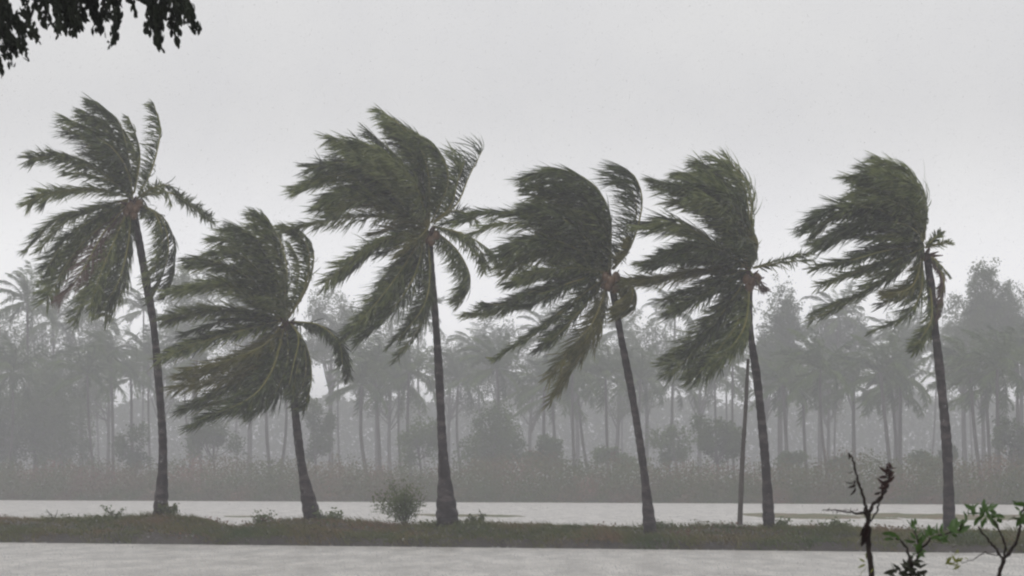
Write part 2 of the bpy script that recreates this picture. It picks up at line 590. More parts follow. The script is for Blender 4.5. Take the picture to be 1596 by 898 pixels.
def palm_trunk_mesh(pts, radii, loc, rings=True):
    n = 240
    p = spline(pts, n)
    t = np.linspace(0, 1, n)
    r = np.interp(t, np.linspace(0, 1, len(radii)), radii)
    if rings:
        L = np.cumsum(np.r_[0, np.linalg.norm(np.diff(p, axis=0), axis=1)])
        r = r * (0.97 + 0.11 * np.abs(np.sin(L * 9 + 1.5 * np.sin(L * 2.3)))) * (1 + 0.05 * np.sin(L * 3.1) + 0.04 * np.sin(L * 1.3 + 2))
    g_ = Geo()
    tube(g_, p - np.array(loc), r, 12)
    return g_.mesh('trunk', True)


def big_palm(index, Y, trunk, twid, crown, fronds, label, nuts=(), extra=3, lmax=0.95, fill=7):
    """trunk and frond spines are given as photograph pixels at the palm's own depth Y"""
    tp = [P(x, y, Y) for x, y in trunk]
    base = Vector((tp[0].x, Y, float(berm_z(tp[0].x, Y)) - 0.05))
    tp[0] = Vector((tp[0].x, Y, min(tp[0].z, base.z)))
    root = empty('coconut_palm', base, label, 'palm tree', 'tall windblown coconut palms standing along the embankment')
    s = 1.0 / (F / Y)
    twid = [twid[0] * 1.03] + list(twid[1:])
    link('trunk', palm_trunk_mesh(tp, [w_ * s * 0.42 for w_ in twid], base), M['bark'], root)
    cx, cy = crown
    cw = np.array(P(cx, cy, Y))
    rng = np.random.default_rng(100 + index)
    # fibrous heart of the crown, bases of old leaf stalks
    g_ = Geo()
    for q in range(22):
        a = rng.uniform(0, 2 * math.pi)
        e = rng.uniform(0.1, 1.4)
        d = np.array([math.cos(a) * math.cos(e), math.sin(a) * math.cos(e), math.sin(e)])
        st = cw + np.array([0, 0, -0.35]) + d * 0.04
        ln = rng.uniform(0.22, 0.5)
        tube(g_, [st - base, st + d * ln * 0.5 + np.array([0, 0, 0.1 * ln]) - base, st + d * ln - base], [0.06, 0.045, 0.012], 5)
    link('crown_heart', g_.mesh('crown_heart'), M['fibre'], root)
    k = 0
    for spec in fronds:
        pts, opt = spec if isinstance(spec, tuple) and isinstance(spec[1], dict) else (spec, {})
        for rep in range(opt.get('n', extra)):
            tipd = rng.uniform(0.3, 2.4) * (1 if (k % 2) else -1) * opt.get('depth', 1.0)
            m = len(pts)
            jx, jy = (0, 0) if rep == 0 else (rng.normal() * 11, rng.normal() * 9)
            sc = 1.0 if rep == 0 else rng.uniform(0.82, 1.0)
            sp = []
            for q, (x, y) in enumerate(pts):
                fr = q / (m - 1)
                x2 = pts[0][0] + (x - pts[0][0]) * sc + jx * fr
                y2 = pts[0][1] + (y - pts[0][1]) * sc + jy * fr
                if q == 0:
                    x2, y2 = (x2 + cx) / 2, (y2 + cy) / 2
                sp.append(P(x2, y2, Y + tipd * math.sin(fr * math.pi / 2)))
            sps = spline(sp, 40) - np.array(base)
            length = np.linalg.norm(np.diff(sps, axis=0), axis=1).sum()
            nl = int(max(44, min(180, length * 40)))
            fg = frond_geo(sps, lmax * opt.get('L', 1.0), nl, rng, w=opt.get('w', 0.62), droop=opt.get('droop', 0.30),
                           petiole=opt.get('pet', 0.06), base_k=0.75, uref=(0.35, rng.normal() * 0.45, 1.0), sparse=opt.get('sparse'), width=opt.get('wd', 0.031), tipk=opt.get('tipk', 0.6))
            fo = link('frond', fg.mesh('frond'), M[opt.get('mat', 'frond')], root)
            if opt.get('label') and rep == 0: fo['label'] = opt['label']
            rg = Geo()
            tube(rg, sps[::3], np.linspace(0.035, 0.008, len(sps[::3])), 5)
            link('leaf_stalk', rg.mesh('leaf_stalk', True), M['rachis'], fo)
            k += 1
    # shorter inner fronds filling the heart of the crown, blown to the left as well
    for q in range(fill):
        a = rng.uniform(1.3, 5.0)
        el = rng.uniform(-0.5, 1.35)
        sps = blown_spine(a, el, rng.uniform(1.5, 2.9), rng.uniform(0.3, 0.8), rng.uniform(0.9, 1.6), 24) + cw - np.array(base)
        fg = frond_geo(sps, 0.8, 70, rng, w=0.65, droop=0.3, petiole=0.05, width=0.032, base_k=0.8)
        fo = link('frond', fg.mesh('frond'), M['frond_yellow' if rng.uniform() < 0.2 else 'frond'], root)
        rg = Geo()
        tube(rg, sps[::3], np.linspace(0.03, 0.008, len(sps[::3])), 5)
        link('leaf_stalk', rg.mesh('leaf_stalk', True), M['rachis'], fo)
    for (x, y, dy) in nuts:
        c_ = np.array(P(x, y, Y + dy)) - base
        g2 = Geo()
        lat = np.linspace(-math.pi / 2, math.pi / 2, 7)
        pts_ = np.stack([0 * lat, 0 * lat, np.sin(lat) * 0.16], -1) + c_
        tube(g2, pts_, np.maximum(np.cos(lat) * 0.125, 0.004) * (1 + 0.08 * np.cos(lat * 3)), 9, cap=False)
        link('coconut', g2.mesh('coconut', True), M['coconut'], root)
    return root


Y1, Y2, Y3, Y4, Y5, Y6 = 85.1, 82.9, 81.0, 77.6, 77.3, 75.3
YL = {'mat': 'frond_yellow'}
big_palm(1, Y1,
         [(250, 800), (254, 700), (247, 590), (239, 505), (228, 440), (214, 360), (207, 318)], [26, 15.5, 13.5, 13, 16, 12, 11], (207, 310),
         [[(203, 300), (200, 246), (184, 188), (146, 160)], [(203, 300), (190, 246), (170, 200), (136, 176)],
          [(199, 296), (178, 240), (146, 205), (104, 184)],
          ([(195, 301), (156, 267), (114, 252), (72, 244), (46, 248)], {'L': 0.8, 'w': 0.5}),
          ([(195, 305), (148, 294), (98, 298), (62, 304), (42, 320)], {'L': 0.75, 'w': 0.45}),
          ([(192, 311), (140, 326), (85, 345), (40, 390)], {'L': 0.85, 'w': 0.5}),
          ([(190, 316), (150, 340), (105, 370), (72, 420)], {'w': 0.5}),
          ([(190, 318), (155, 354), (112, 400), (72, 470)], {'w': 0.45}),
          ([(197, 322), (160, 365), (130, 420), (92, 470)], {'w': 0.45, 'mat': 'frond_dead', 'n': 1, 'label': 'withered pale brown frond hanging in the lower left of the crown'}),
          ([(199, 326), (172, 377), (142, 436), (116, 500)], {'w': 0.45}),
          ([(203, 335), (199, 394), (184, 455), (163, 492)], {'w': 0.5}),
          ([(205, 330), (190, 380), (166, 430), (150, 478)], {'w': 0.45, 'n': 1}),
          ([(216, 322), (250, 339), (263, 385), (252, 430), (234, 466)], {'w': 0.75, 'L': 0.7, 'n': 3, 'depth': 0.35}),
          ([(220, 309), (241, 292), (266, 290), (284, 312)], {'L': 0.6, 'w': 0.35, 'depth': 0.4}),
          ([(222, 305), (262, 300), (298, 322), (332, 347)], {'L': 0.55, 'w': 0.3, 'depth': 0.4, 'n': 2, 'pet': 0.4, 'droop': -0.3, 'label': 'thin frond reaching out to the right against the wind'}),
          ([(224, 296), (237, 263), (250, 203), (240, 163)], {'L': 0.66, 'w': 0.8, 'n': 1, 'depth': 0.3}),
          ([(211, 292), (218, 246), (212, 212), (200, 182)], {'L': 0.5, 'w': 0.8, 'depth': 0.4}),
          [(207, 296), (196, 262), (176, 232), (150, 214)]],
         'leftmost windblown coconut palm with a long curved trunk and a ragged drooping crown',
         extra=2, fill=5, nuts=[(203, 322, -0.3), (212, 326, -0.35), (198, 330, -0.2), (209, 335, -0.3), (217, 318, -0.3)])
big_palm(2, Y2,
         [(488, 812), (471, 730), (461, 650), (456, 590), (450, 510)], [30, 17, 14.5, 13, 12], (447, 498),
         [[(440, 488), (444, 420), (428, 367), (400, 331)], [(436, 488), (425, 420), (400, 370), (366, 352)],
          [(433, 488), (412, 418), (380, 378), (336, 372)], [(429, 488), (391, 437), (336, 407), (296, 405)],
          [(425, 492), (391, 458), (349, 439), (274, 452)],
          ([(442, 496), (374, 487), (315, 485), (253, 500)], {'w': 0.5, 'L': 0.8}),
          ([(442, 500), (399, 509), (336, 526), (258, 556)], {'w': 0.5, 'L': 0.8}),
          ([(442, 503), (408, 543), (357, 566), (276, 585)], {'w': 0.5, 'mat': 'frond_yellow', 'label': 'yellow green frond sweeping to the lower left'}),
          ([(442, 503), (412, 560), (350, 590), (270, 605)], {'w': 0.5, 'mat': 'frond_yellow', 'n': 1}),
          ([(442, 509), (412, 564), (357, 606), (282, 640)], {'w': 0.5, 'n': 3}),
          ([(442, 513), (420, 581), (378, 630), (298, 664)], {'w': 0.5, 'n': 3}),
          ([(446, 513), (442, 570), (416, 622), (388, 645)], {'w': 0.5}),
          ([(459, 509), (480, 547), (485, 598), (472, 640)], {'w': 0.6, 'L': 0.7, 'depth': 0.4, 'n': 3}),
          ([(463, 505), (501, 513), (535, 547), (543, 590)], {'w': 0.3, 'L': 0.62, 'droop': 0.9, 'depth': 0.6}),
          ([(455, 505), (470, 530), (462, 580), (456, 615)], {'w': 0.5, 'L': 0.6}),
          ([(454, 492), (480, 445), (489, 395), (472, 364), (448, 355)], {'w': 0.85, 'L': 0.66, 'n': 2, 'depth': 0.3}),
          ([(450, 494), (462, 450), (466, 410), (452, 380)], {'w': 0.8, 'L': 0.5, 'n': 1})],
         'shortest coconut palm, second from the left, with a wide yellow green crown')
big_palm(3, Y3,
         [(698, 812), (690, 700), (683, 560), (675, 450), (669, 372)], [40, 16.5, 14, 12.5, 12], (668, 354),
         [[(666, 346), (655, 278), (640, 215), (596, 172)], [(670, 346), (668, 270), (650, 220), (612, 190)],
          ([(676, 341), (698, 285), (684, 238), (646, 212)], {'w': 0.85, 'L': 0.8}),
          [(661, 341), (631, 272), (590, 235), (530, 226)], [(658, 343), (606, 292), (555, 256), (492, 268)],
          [(658, 346), (595, 302), (530, 274), (462, 297)], [(656, 348), (595, 315), (545, 302), (490, 328)],
          ([(656, 351), (595, 338), (520, 342), (447, 358)], {'w': 0.42, 'L': 0.85, 'n': 1}),
          ([(656, 361), (606, 371), (555, 401), (507, 441)], {'w': 0.5, 'L': 0.85}),
          ([(658, 366), (631, 411), (595, 461), (536, 530)], {'w': 0.5, 'n': 3}),
          ([(658, 371), (646, 430), (606, 490), (562, 528)], {'w': 0.5}),
          ([(666, 376), (671, 451), (657, 505), (614, 562)], {'w': 0.45, 'L': 0.55}),
          ([(681, 361), (713, 391), (733, 436), (715, 470)], {'w': 0.75, 'L': 0.85, 'depth': 0.4, 'n': 2}),
          ([(681, 351), (716, 366), (748, 390), (760, 418)], {'w': 0.3, 'L': 0.5, 'droop': 0.6, 'depth': 0.5}),
          ([(686, 336), (712, 318), (731, 275), (751, 236)], {'w': 1.0, 'L': 1.0, 'n': 2, 'depth': 0.3, 'droop': -0.05, 'tipk': 1.15, 'sparse': 0.25, 'label': 'upright frond on the right with leaflets combed to the left'}),
          ([(684, 342), (704, 330), (726, 332), (744, 346)], {'w': 0.3, 'L': 0.5, 'n': 1}),
          [(662, 350), (640, 300), (600, 262), (560, 245)], [(664, 345), (648, 290), (620, 245), (575, 205)]],
         'tallest coconut palm, third from left, with a broad crown fan swept left',
         nuts=[(664, 372, -0.25), (672, 376, -0.3), (680, 368, -0.2)])
big_palm(4, Y4,
         [(1014, 834), (1003, 730), (986, 620), (967, 520), (953, 440)], [23, 14.5, 13.5, 12.5, 13], (951, 426),
         [[(943, 414), (952, 345), (929, 292), (880, 265), (826, 272)], [(941, 414), (932, 350), (895, 306), (831, 288)],
          [(941, 414), (920, 350), (880, 315), (830, 305)], [(939, 414), (906, 363), (865, 333), (820, 325)],
          ([(934, 414), (893, 372), (838, 338), (765, 330), (716, 345)], {'w': 0.45, 'L': 0.9}),
          [(934, 416), (884, 380), (824, 372), (770, 400)], ([(934, 416), (880, 392), (830, 392), (780, 415)], {'w': 0.5}),
          ([(940, 424), (890, 418), (842, 424), (792, 442)], {'w': 0.45, 'L': 0.8, 'n': 2}),
          ([(942, 436), (905, 480), (868, 520), (838, 545)], {'w': 0.5, 'L': 0.7, 'n': 2}),
          ([(938, 432), (884, 441), (815, 461), (765, 487), (722, 490)], {'w': 0.5, 'L': 0.7}),
          ([(938, 430), (890, 445), (840, 470), (800, 480)], {'w': 0.5, 'L': 0.7}),
          ([(938, 436), (893, 473), (838, 517), (772, 560)], {'w': 0.55, 'L': 0.65, 'n': 2}),
          ([(947, 445), (928, 514), (897, 562), (858, 626)], {'w': 0.5, 'L': 0.85, 'mat': 'frond_yellow', 'n': 3, 'depth': 0.4}),
          ([(962, 428), (983, 450), (981, 478), (960, 492)], {'w': 0.9, 'L': 0.7, 'mat': 'frond_yellow', 'n': 4, 'depth': 0.4}),
          ([(961, 414), (984, 382), (1001, 318), (990, 276), (968, 262)], {'w': 1.0, 'L': 1.0, 'n': 2, 'sparse': 0.25, 'tipk': 0.9, 'depth': 0.3, 'droop': 0.1}),
          ([(958, 412), (978, 392), (984, 372)], {'w': 0.7, 'L': 0.45, 'mat': 'frond_yellow', 'n': 1}),
          [(945, 412), (946, 360), (915, 305), (870, 285)]],
         'coconut palm leaning left in the middle, with orange brown fruit in its heart', fill=10,
         nuts=[(944, 432, -0.3), (952, 438, -0.35), (960, 432, -0.3), (948, 446, -0.3), (958, 450, -0.25), (940, 442, -0.1)])
big_palm(5, Y5,
         [(1199, 814), (1193, 720), (1181, 600), (1169, 510), (1168, 430)], [21, 17, 15, 12, 12], (1169, 420),
         [[(1166, 412), (1167, 331), (1153, 280), (1114, 244)], [(1164, 412), (1155, 331), (1130, 280), (1092, 256)],
          [(1162, 412), (1148, 338), (1117, 278), (1061, 270)], [(1162, 412), (1126, 349), (1088, 308), (1030, 294)],
          [(1162, 412), (1138, 345), (1105, 300), (1060, 290)],
          [(1162, 416), (1117, 380), (1059, 343), (999, 346)], ([(1160, 416), (1117, 388), (1080, 382), (1040, 395)], {'w': 0.5}),
          ([(1162, 416), (1104, 403), (1046, 399), (999, 412)], {'w': 0.45, 'L': 0.85}),
          ([(1162, 425), (1104, 422), (1040, 434), (992, 440)], {'w': 0.42, 'L': 0.9, 'mat': 'frond_yellow'}),
          ([(1162, 430), (1117, 450), (1080, 470), (1045, 490)], {'w': 0.5}),
          ([(1162, 443), (1128, 487), (1085, 545), (1046, 582)], {'w': 0.5, 'n': 3}),
          ([(1166, 445), (1150, 500), (1110, 555), (1078, 590)], {'w': 0.5, 'n': 2}),
          ([(1168, 447), (1164, 505), (1142, 548), (1112, 580)], {'w': 0.5, 'n': 2, 'L': 0.8}),
          ([(1179, 416), (1219, 404), (1262, 396)], {'w': 0.3, 'L': 0.45, 'n': 2, 'droop': 0.2, 'depth': 0.3, 'label': 'single thin frond pointing right into the wind'}),
          ([(1172, 412), (1181, 380), (1172, 356)], {'w': 0.9, 'L': 0.5, 'n': 2, 'mat': 'frond_yellow', 'depth': 0.3}),
          ([(1172, 430), (1184, 440), (1196, 452)], {'w': 0.3, 'L': 0.3, 'n': 2, 'mat': 'frond_dead', 'depth': 0.3}),
          [(1166, 410), (1164, 350), (1140, 310), (1105, 290)]],
         'fifth coconut palm from the left, beside a thin leaning pole, with red brown fruit stalks',
         nuts=[(1164, 436, -0.3), (1172, 440, -0.35), (1180, 434, -0.2), (1168, 448, -0.3)])
big_palm(6, Y6,
         [(1480, 826), (1476, 700), (1466, 590), (1456, 500), (1450, 440), (1444, 396)], [21, 19, 16, 14, 16, 13], (1440, 386),
         [[(1442, 360), (1439, 308), (1414, 268), (1371, 250)], [(1440, 360), (1430, 308), (1398, 276), (1350, 262)],
          [(1438, 360), (1418, 312), (1378, 278), (1324, 275)], [(1434, 362), (1406, 320), (1366, 298), (1325, 306)],
          [(1430, 360), (1386, 334), (1338, 322), (1292, 328), (1256, 358)], [(1426, 364), (1378, 346), (1330, 352), (1276, 380)],
          [(1438, 366), (1412, 326), (1370, 310), (1320, 325)],
          ([(1426, 388), (1370, 392), (1310, 408), (1268, 418)], {'w': 0.45, 'L': 0.7, 'n': 2}),
          ([(1426, 392), (1382, 408), (1330, 426), (1276, 446)], {'w': 0.5, 'L': 0.65, 'n': 1}),
          ([(1426, 396), (1390, 428), (1330, 462), (1270, 486)], {'w': 0.5, 'L': 0.65, 'n': 2}),
          ([(1434, 400), (1436, 452), (1414, 490), (1362, 516)], {'w': 0.6, 'L': 0.7, 'n': 2}),
          ([(1436, 400), (1426, 440), (1405, 455), (1385, 460)], {'w': 0.5, 'L': 0.7, 'mat': 'frond_yellow', 'n': 2}),
          ([(1450, 404), (1468, 416), (1478, 430)], {'w': 0.2, 'L': 0.3, 'n': 1}),
          ([(1455, 410), (1470, 430), (1468, 470), (1458, 505)], {'w': 0.5, 'L': 0.35, 'n': 2, 'depth': 0.2, 'mat': 'frond_dead'}),
          ([(1452, 440), (1454, 495), (1440, 530), (1424, 548)], {'w': 0.5, 'L': 0.5, 'n': 2, 'depth': 0.3}),
          ([(1446, 386), (1456, 372), (1466, 362)], {'w': 0.1, 'L': 0.28, 'n': 2, 'droop': 0.0, 'depth': 0.3})],
         'rightmost coconut palm with its whole crown blown over to the left', fill=12)

# the slender pole that leans beside the fifth palm
g = Geo()
pb, pt = P(1153, 818, 77.0), P(1166, 560, 77.0)
pp = spline([pb, P(1157, 720, 77.0), P(1162, 640, 77.0), pt], 30)
rr = np.linspace(0.075, 0.045, 30) * (1 + 0.12 * (np.arange(30) % 5 == 0))
tube(g, pp - np.array(pb), rr, 8)
root = tag(link('wooden_pole', g.mesh('wooden_pole', True), M['pole'], None, pb), 'thin bare grey pole leaning beside the trunk of the fifth palm', 'pole')


# ------------------------------------------------------------------ shrubs on the embankment
def shrub(px, py, Y, w_px, h_px, nleaf, leaf, label, name='shrub', cat='shrub', mat='shrub', stems=9, group=None):
    xg = (px - W / 2) / F * 80
    Y = float(front_Y(xg)) + Y
    s = Y / F
    x = P(px, py, Y).x
    z = float(berm_z(x, Y)) - 0.04
    root = empty(name, (x, Y, z), label, cat, group)
    rng = np.random.default_rng(int(px * 7 + py))
    hw, h = w_px * s / 2, h_px * s
    gs, gl = Geo(), Geo()
    cs = []
    for q in range(stems):
        a = rng.uniform(0, 2 * math.pi)
        rad = hw * math.sqrt(rng.uniform(0.05, 1))
        top = np.array([math.cos(a) * rad - 0.15 * h, math.sin(a) * rad * 0.8, h * rng.uniform(0.6, 1.0) * (1 - 0.25 * (rad / hw) ** 2)])
        mid = top * np.array([0.35, 0.35, 0.55])
        st = spline([(rng.normal() * 0.03, rng.normal() * 0.03, 0), mid, top], 9)
        tube(gs, st, np.linspace(0.014, 0.004, 9), 4)
        per = nleaf // stems
        k = rng.uniform(0.35, 1.0, per)
        pts = np.stack([np.interp(k, np.linspace(0, 1, 9), st[:, c]) for c in range(3)], -1)
        cs.append(pts + rng.normal(size=(per, 3)) * hw * 0.13)
    gl.add(*leaf_cloud(np.concatenate(cs), leaf, rng))
    link('stems', gs.mesh('stems'), M['twig'], root)
    link('foliage', gl.mesh('foliage'), M[mat], root)
    return root


shrub(632, 806, 2.6, 88, 74, 3600, 0.036, 'wispy grey green bush blown over on the embankment left of the third palm', 'bush', 'bush', stems=16)
shrub(178, 800, 2.6, 40, 28, 130, 0.05, 'small upright weed with a few leaves left of the first palm base', 'weed', 'weed', stems=5)
shrub(84, 800, 2.6, 24, 26, 18, 0.03, 'bare thin twiggy weed on the embankment at the far left', 'weed', 'weed', stems=5)
shrub(268, 802, 2.6, 44, 26, 420, 0.05, 'rounded brown tuft of weeds at the right foot of the first palm', 'weed_tuft', 'weed', mat='under', stems=10)
shrub(745, 808, 2.6, 34, 22, 300, 0.045, 'low brown tuft right of the base of the third palm', 'weed_tuft', 'weed', mat='under', stems=9)
shrub(754, 806, 2.6, 8, 32, 25, 0.035, 'single thin upright weed stem right of the third palm', 'weed', 'weed', stems=2)
shrub(1030, 812, 2.6, 24, 16, 160, 0.045, 'small green tuft at the right foot of the fourth palm', 'weed_tuft', 'weed', stems=7)
shrub(1222, 814, 2.6, 44, 18, 300, 0.05, 'low green mound of weeds at the right foot of the fifth palm', 'weed_tuft', 'weed', stems=9)
shrub(1300, 814, 2.6, 60, 18, 300, 0.05, 'low wide green mound of weeds behind the withered sapling', 'weed_tuft', 'weed', stems=9)
shrub(515, 810, 2.6, 60, 20, 360, 0.05, 'low green mound of weeds at the right foot of the second palm', 'weed_tuft', 'weed', stems=10)
shrub(405, 812, 2.6, 70, 20, 360, 0.05, 'low green mound of weeds left of the second palm', 'weed_tuft', 'weed', stems=10)


# ------------------------------------------------------------------ far grove
far_fronds = []
rng = np.random.default_rng(55)
for q in range(30):
    az = (q % 10) / 10 * 2 * math.pi + rng.normal() * 0.15
    el = [1.15, 0.55, -0.15][q // 10] + rng.normal() * 0.1
    sp = blown_spine(az, el, rng.uniform(3.6, 4.6), rng.uniform(0.9, 1.4), rng.uniform(0.5, 0.8))
    gg = frond_geo(sp, 1.0, 46, rng, w=0.4, droop=0.7, width=0.075, segs=2, petiole=0.12)
    tube(gg, sp[::2], np.linspace(0.05, 0.015, len(sp[::2])), 4)
    me = gg.mesh('far_frond')
    me.materials.append(M['far_leaf'])
    far_fronds.append(me)


def far_ground(x, y):
    u = y - float(far_Y(x))
    return 0.75 * float(sstep(-0.5, 4, np.array(u))) - 0.15


def far_depth(px, Y):
    """depth of a thing standing (Y - 172) * 1.3 m behind the far water line at picture column px"""
    x = (px - W / 2) / F * 240
    return float(far_Y(x)) + 14.0 + (Y - 172) * 1.5


BIGX = [252, 475, 690, 995, 1190, 1474]


def where(px):
    n = sum(px > b for b in BIGX)
    if n == 0: return 'left of the first big palm'
    if n == 6: return 'right of the sixth big palm'
    return f'between {ORD[n-1]} and {ORD[n]} big palms'


counts = {}
NUM = ORD + ['seventh', 'eighth', 'ninth', 'tenth', 'eleventh', 'twelfth', 'thirteenth', 'fourteenth']


def far_palm(pxb, pxt, top, Y, row, nf=25, scale=1.0):
    """trunk from its foot at pxb to the crown heart at (pxt, top)"""
    Y = far_depth(pxb, Y)
    b = P(pxb, 760, Y)
    z = far_ground(b.x, Y)
    base = Vector((b.x, Y, z - 0.1))
    c = P(pxt, top, Y)
    key = (row, where(pxb))
    counts[key] = counts.get(key, 0) + 1
    nth = NUM[counts[key] - 1]
    lab = f'far palm, {nth} from left in the {row} row {where(pxb)}'
    root = empty('far_palm', base, lab, 'palm tree', 'hazy coconut palms of the far grove')
    rr = random.Random(int(pxb * 13 + Y))
    bow = (c.x - base.x) * 0.25 + rr.uniform(-0.3, 0.3)
    pts = [(0, 0, 0), ((c.x - base.x) * 0.5 + bow, 0, (c.z - base.z) * 0.5), (c.x - base.x, 0, c.z - base.z)]
    g_ = Geo()
    sp_ = spline(pts, 14)
    tube(g_, sp_, np.interp(np.linspace(0, 1, 14), [0, 0.1, 1], [0.30, 0.20, 0.15]) * rr.uniform(0.8, 1.15), 7)
    link('trunk', g_.mesh('trunk', True), M['far_bark'], root)
    top_v = Vector(pts[-1])
    order = list(range(30))
    rr.shuffle(order)
    for q in sorted(order[:nf]):
        o = bpy.data.objects.new('frond', far_fronds[q])
        COL.objects.link(o)
        o.parent = root
        o.location = top_v
        o.rotation_euler = (0, rr.uniform(-0.12, 0.12), rr.uniform(-0.3, 0.3))
        k = rr.uniform(0.85, 1.12) * scale * 1.22
        o.scale = (k, k, k)
    return root


# front row: the trunks the photograph shows one by one
front = [(150, 136, 585, 186), (176, 172, 560, 200), (206, 204, 590, 210), (236, 231, 565, 220),
         (8, 20, 580, 184), (62, 42, 470, 200), (100, 92, 600, 215),
         (424, 414, 600, 205), (432, 446, 590, 200), (318, 306, 560, 215),
         (577, 564, 600, 195), (594, 583, 575, 202), (628, 622, 600, 215), (642, 637, 580, 205),
         (780, 774, 575, 205), (722, 714, 590, 230),
         (860, 848, 600, 215), (868, 860, 620, 222), (896, 892, 580, 200), (922, 900, 600, 225), (950, 944, 590, 205), (1004, 998, 590, 220),
         (1060, 1048, 600, 235), (1120, 1114, 590, 240), (1145, 1142, 570, 225),
         (1228, 1220, 600, 205), (1260, 1252, 610, 215), (1294, 1278, 575, 190), (1336, 1331, 600, 215),
         (1392, 1372, 580, 200), (1400, 1390, 610, 212), (1404, 1404, 590, 208),
         (1532, 1512, 580, 195), (1544, 1536, 605, 205), (1560, 1554, 575, 190), (1592, 1586, 560, 215)]
for b, t_, y_, Y_ in sorted(front):
    far_palm(b, t_, y_, Y_ + 6, 'front')
rr = random.Random(21)
px = -60
while px < 1660:
    far_palm(px, px - rr.uniform(-14, 22), rr.uniform(480, 570), rr.uniform(252, 330), 'back', nf=23, scale=1.15)
    px += rr.uniform(52, 96)


# ------------------------------------------------------------------ broadleaf trees and scrub of the far shore
def broad_tree(px, top, Y, w_px, h_px, label, n=3800, leaf=0.26, name='broadleaf_tree', cat='tree', lobes=9, seed=0, bare=0.35):
    Y = far_depth(px, Y)
    leaf = max(0.17, leaf * 0.66)
    n = int(n * (2.3 if h_px > 115 else 1.9))
    s = Y / F
    c = P(px, top, Y)
    z = far_ground(c.x, Y) - 0.1
    root = empty(name, (c.x, Y, z), label, cat)
    rng = np.random.default_rng(seed + int(px) * 3 + int(top))
    Ht = c.z - z
    hw, ch = w_px * s / 2, h_px * s
    zc = Ht - ch / 2
    L = []
    for q in range(lobes):
        if q == 0: o_ = np.array([0, 0, ch * 0.15])
        else:
            a = rng.uniform(0, 2 * math.pi)
            o_ = np.array([math.cos(a) * hw * 0.55, math.sin(a) * hw * 0.5, rng.uniform(-0.38, 0.22) * ch])
        r = np.array([hw * rng.uniform(0.36, 0.55), hw * rng.uniform(0.36, 0.55), ch * rng.uniform(0.22, 0.34)])
        if q == 0 and h_px > 115: r = np.array([hw * 0.58, hw * 0.55, ch * 0.34])
        if q == 0 and lobes == 10: r, o_ = np.array([hw * 0.80, hw * 0.75, ch * 0.38]), np.array([0, 0, ch * 0.12])
        if h_px <= 115: r, o_ = r * rng.uniform(0.5, 0.95), o_ * np.array([1.25, 1.2, 1.1])
        L.append((o_ + [0, 0, zc], r))
    # leaf clumps scattered over each lobe's shell, leaving gaps
    cs = []
    for o_, r in L:
        m = 60
        d = unit(rng.normal(size=(m, 3)))
        cc = o_ + d * r * rng.uniform(0.55, 1.05, m)[:, None]
        per = max(4, n // (lobes * m))
        cl = np.repeat(cc, per, axis=0) + rng.normal(size=(m * per, 3)) * (hw * 0.06 + 0.08)
        cs.append(cl)
    g1, g2 = Geo(), Geo()
    tr = [(0, 0, 0), (rng.normal() * 0.2, 0, zc * 0.45), (rng.normal() * 0.3, 0, zc * 0.9)]
    tube(g1, spline(tr, 8), np.linspace(0.012 * Ht + 0.06, 0.007 * Ht + 0.02, 8), 7)
    for o_, r in L:
        st = np.array(tr[1]) * 0.5 + np.array(tr[2]) * 0.5 * rng.uniform(0.6, 1)
        tube(g1, spline([st, (st + o_) / 2 + [0, 0, -0.15 * ch * 0.3], o_], 6), np.linspace(0.005 * Ht + 0.02, 0.03, 6), 5)
    g2.add(*leaf_cloud(np.concatenate(cs), leaf, rng))
    link('trunk', g1.mesh('trunk', True), M['far_bark'], root)
    link('crown', g2.mesh('crown'), M['far_crown'], root)
    return root


broad_tree(1548, 400, 262, 92, 150, 'tall round-topped hazy tree rising above the grove right of the sixth palm', 7500, lobes=10)
broad_tree(1590, 440, 268, 90, 150, 'broad hazy tree at the right edge of the photograph', 4500)
broad_tree(1502, 450, 272, 100, 140, 'wide flat-topped hazy tree just right of the sixth palm trunk', 4500)
broad_tree(1214, 434, 250, 86, 170, 'dome-topped hazy tree just right of the fifth palm', 6500, lobes=10)
broad_tree(1276, 470, 280, 70, 120, 'smaller hazy tree right of the dome-topped one', 3800)
broad_tree(1330, 480, 285, 90, 120, 'low wide hazy tree under the sixth palm crown', 3800)
broad_tree(1400, 470, 290, 100, 130, 'hazy tree behind the drooping fronds of the sixth palm', 3800)
broad_tree(1005, 484, 270, 100, 130, 'round hazy tree between the fourth and fifth palms', 4800)
broad_tree(1090, 500, 280, 110, 120, 'wide hazy tree behind the lower fronds of the fifth palm', 3800)
broad_tree(900, 500, 290, 110, 120, 'wide hazy tree behind the trunk of the fourth palm', 3800)
broad_tree(775, 470, 282, 110, 140, 'rounded hazy tree right of the third palm crown', 4500)
broad_tree(518, 442, 262, 92, 120, 'round pale hazy tree between the second and third palm crowns', 5500)
broad_tree(590, 480, 280, 110, 120, 'hazy tree behind the lower left fronds of the third palm', 3800)
broad_tree(300, 402, 268, 100, 170, 'tall hazy tree right of the first palm crown', 5500)
broad_tree(390, 440, 280, 100, 150, 'hazy tree hidden behind the second palm crown', 3800)
broad_tree(130, 455, 262, 110, 170, 'hazy tree behind the drooping left fronds of the first palm', 4800)
broad_tree(20, 470, 250, 130, 190, 'dense hazy tree at the left edge of the grove', 5500)
broad_tree(55, 560, 205, 150, 170, 'low spreading dark tree at the left end of the far shore', 5500, leaf=0.22)
broad_tree(15, 600, 200, 120, 150, 'bushy dark tree at the left edge behind the water', 4500, leaf=0.22)
broad_tree(770, 622, 196, 120, 118, 'spreading small tree right of the third palm trunk', 3600, leaf=0.16, lobes=11)
broad_tree(848, 668, 192, 60, 70, 'little bushy tree left of the fourth palm trunk', 1800, leaf=0.15)
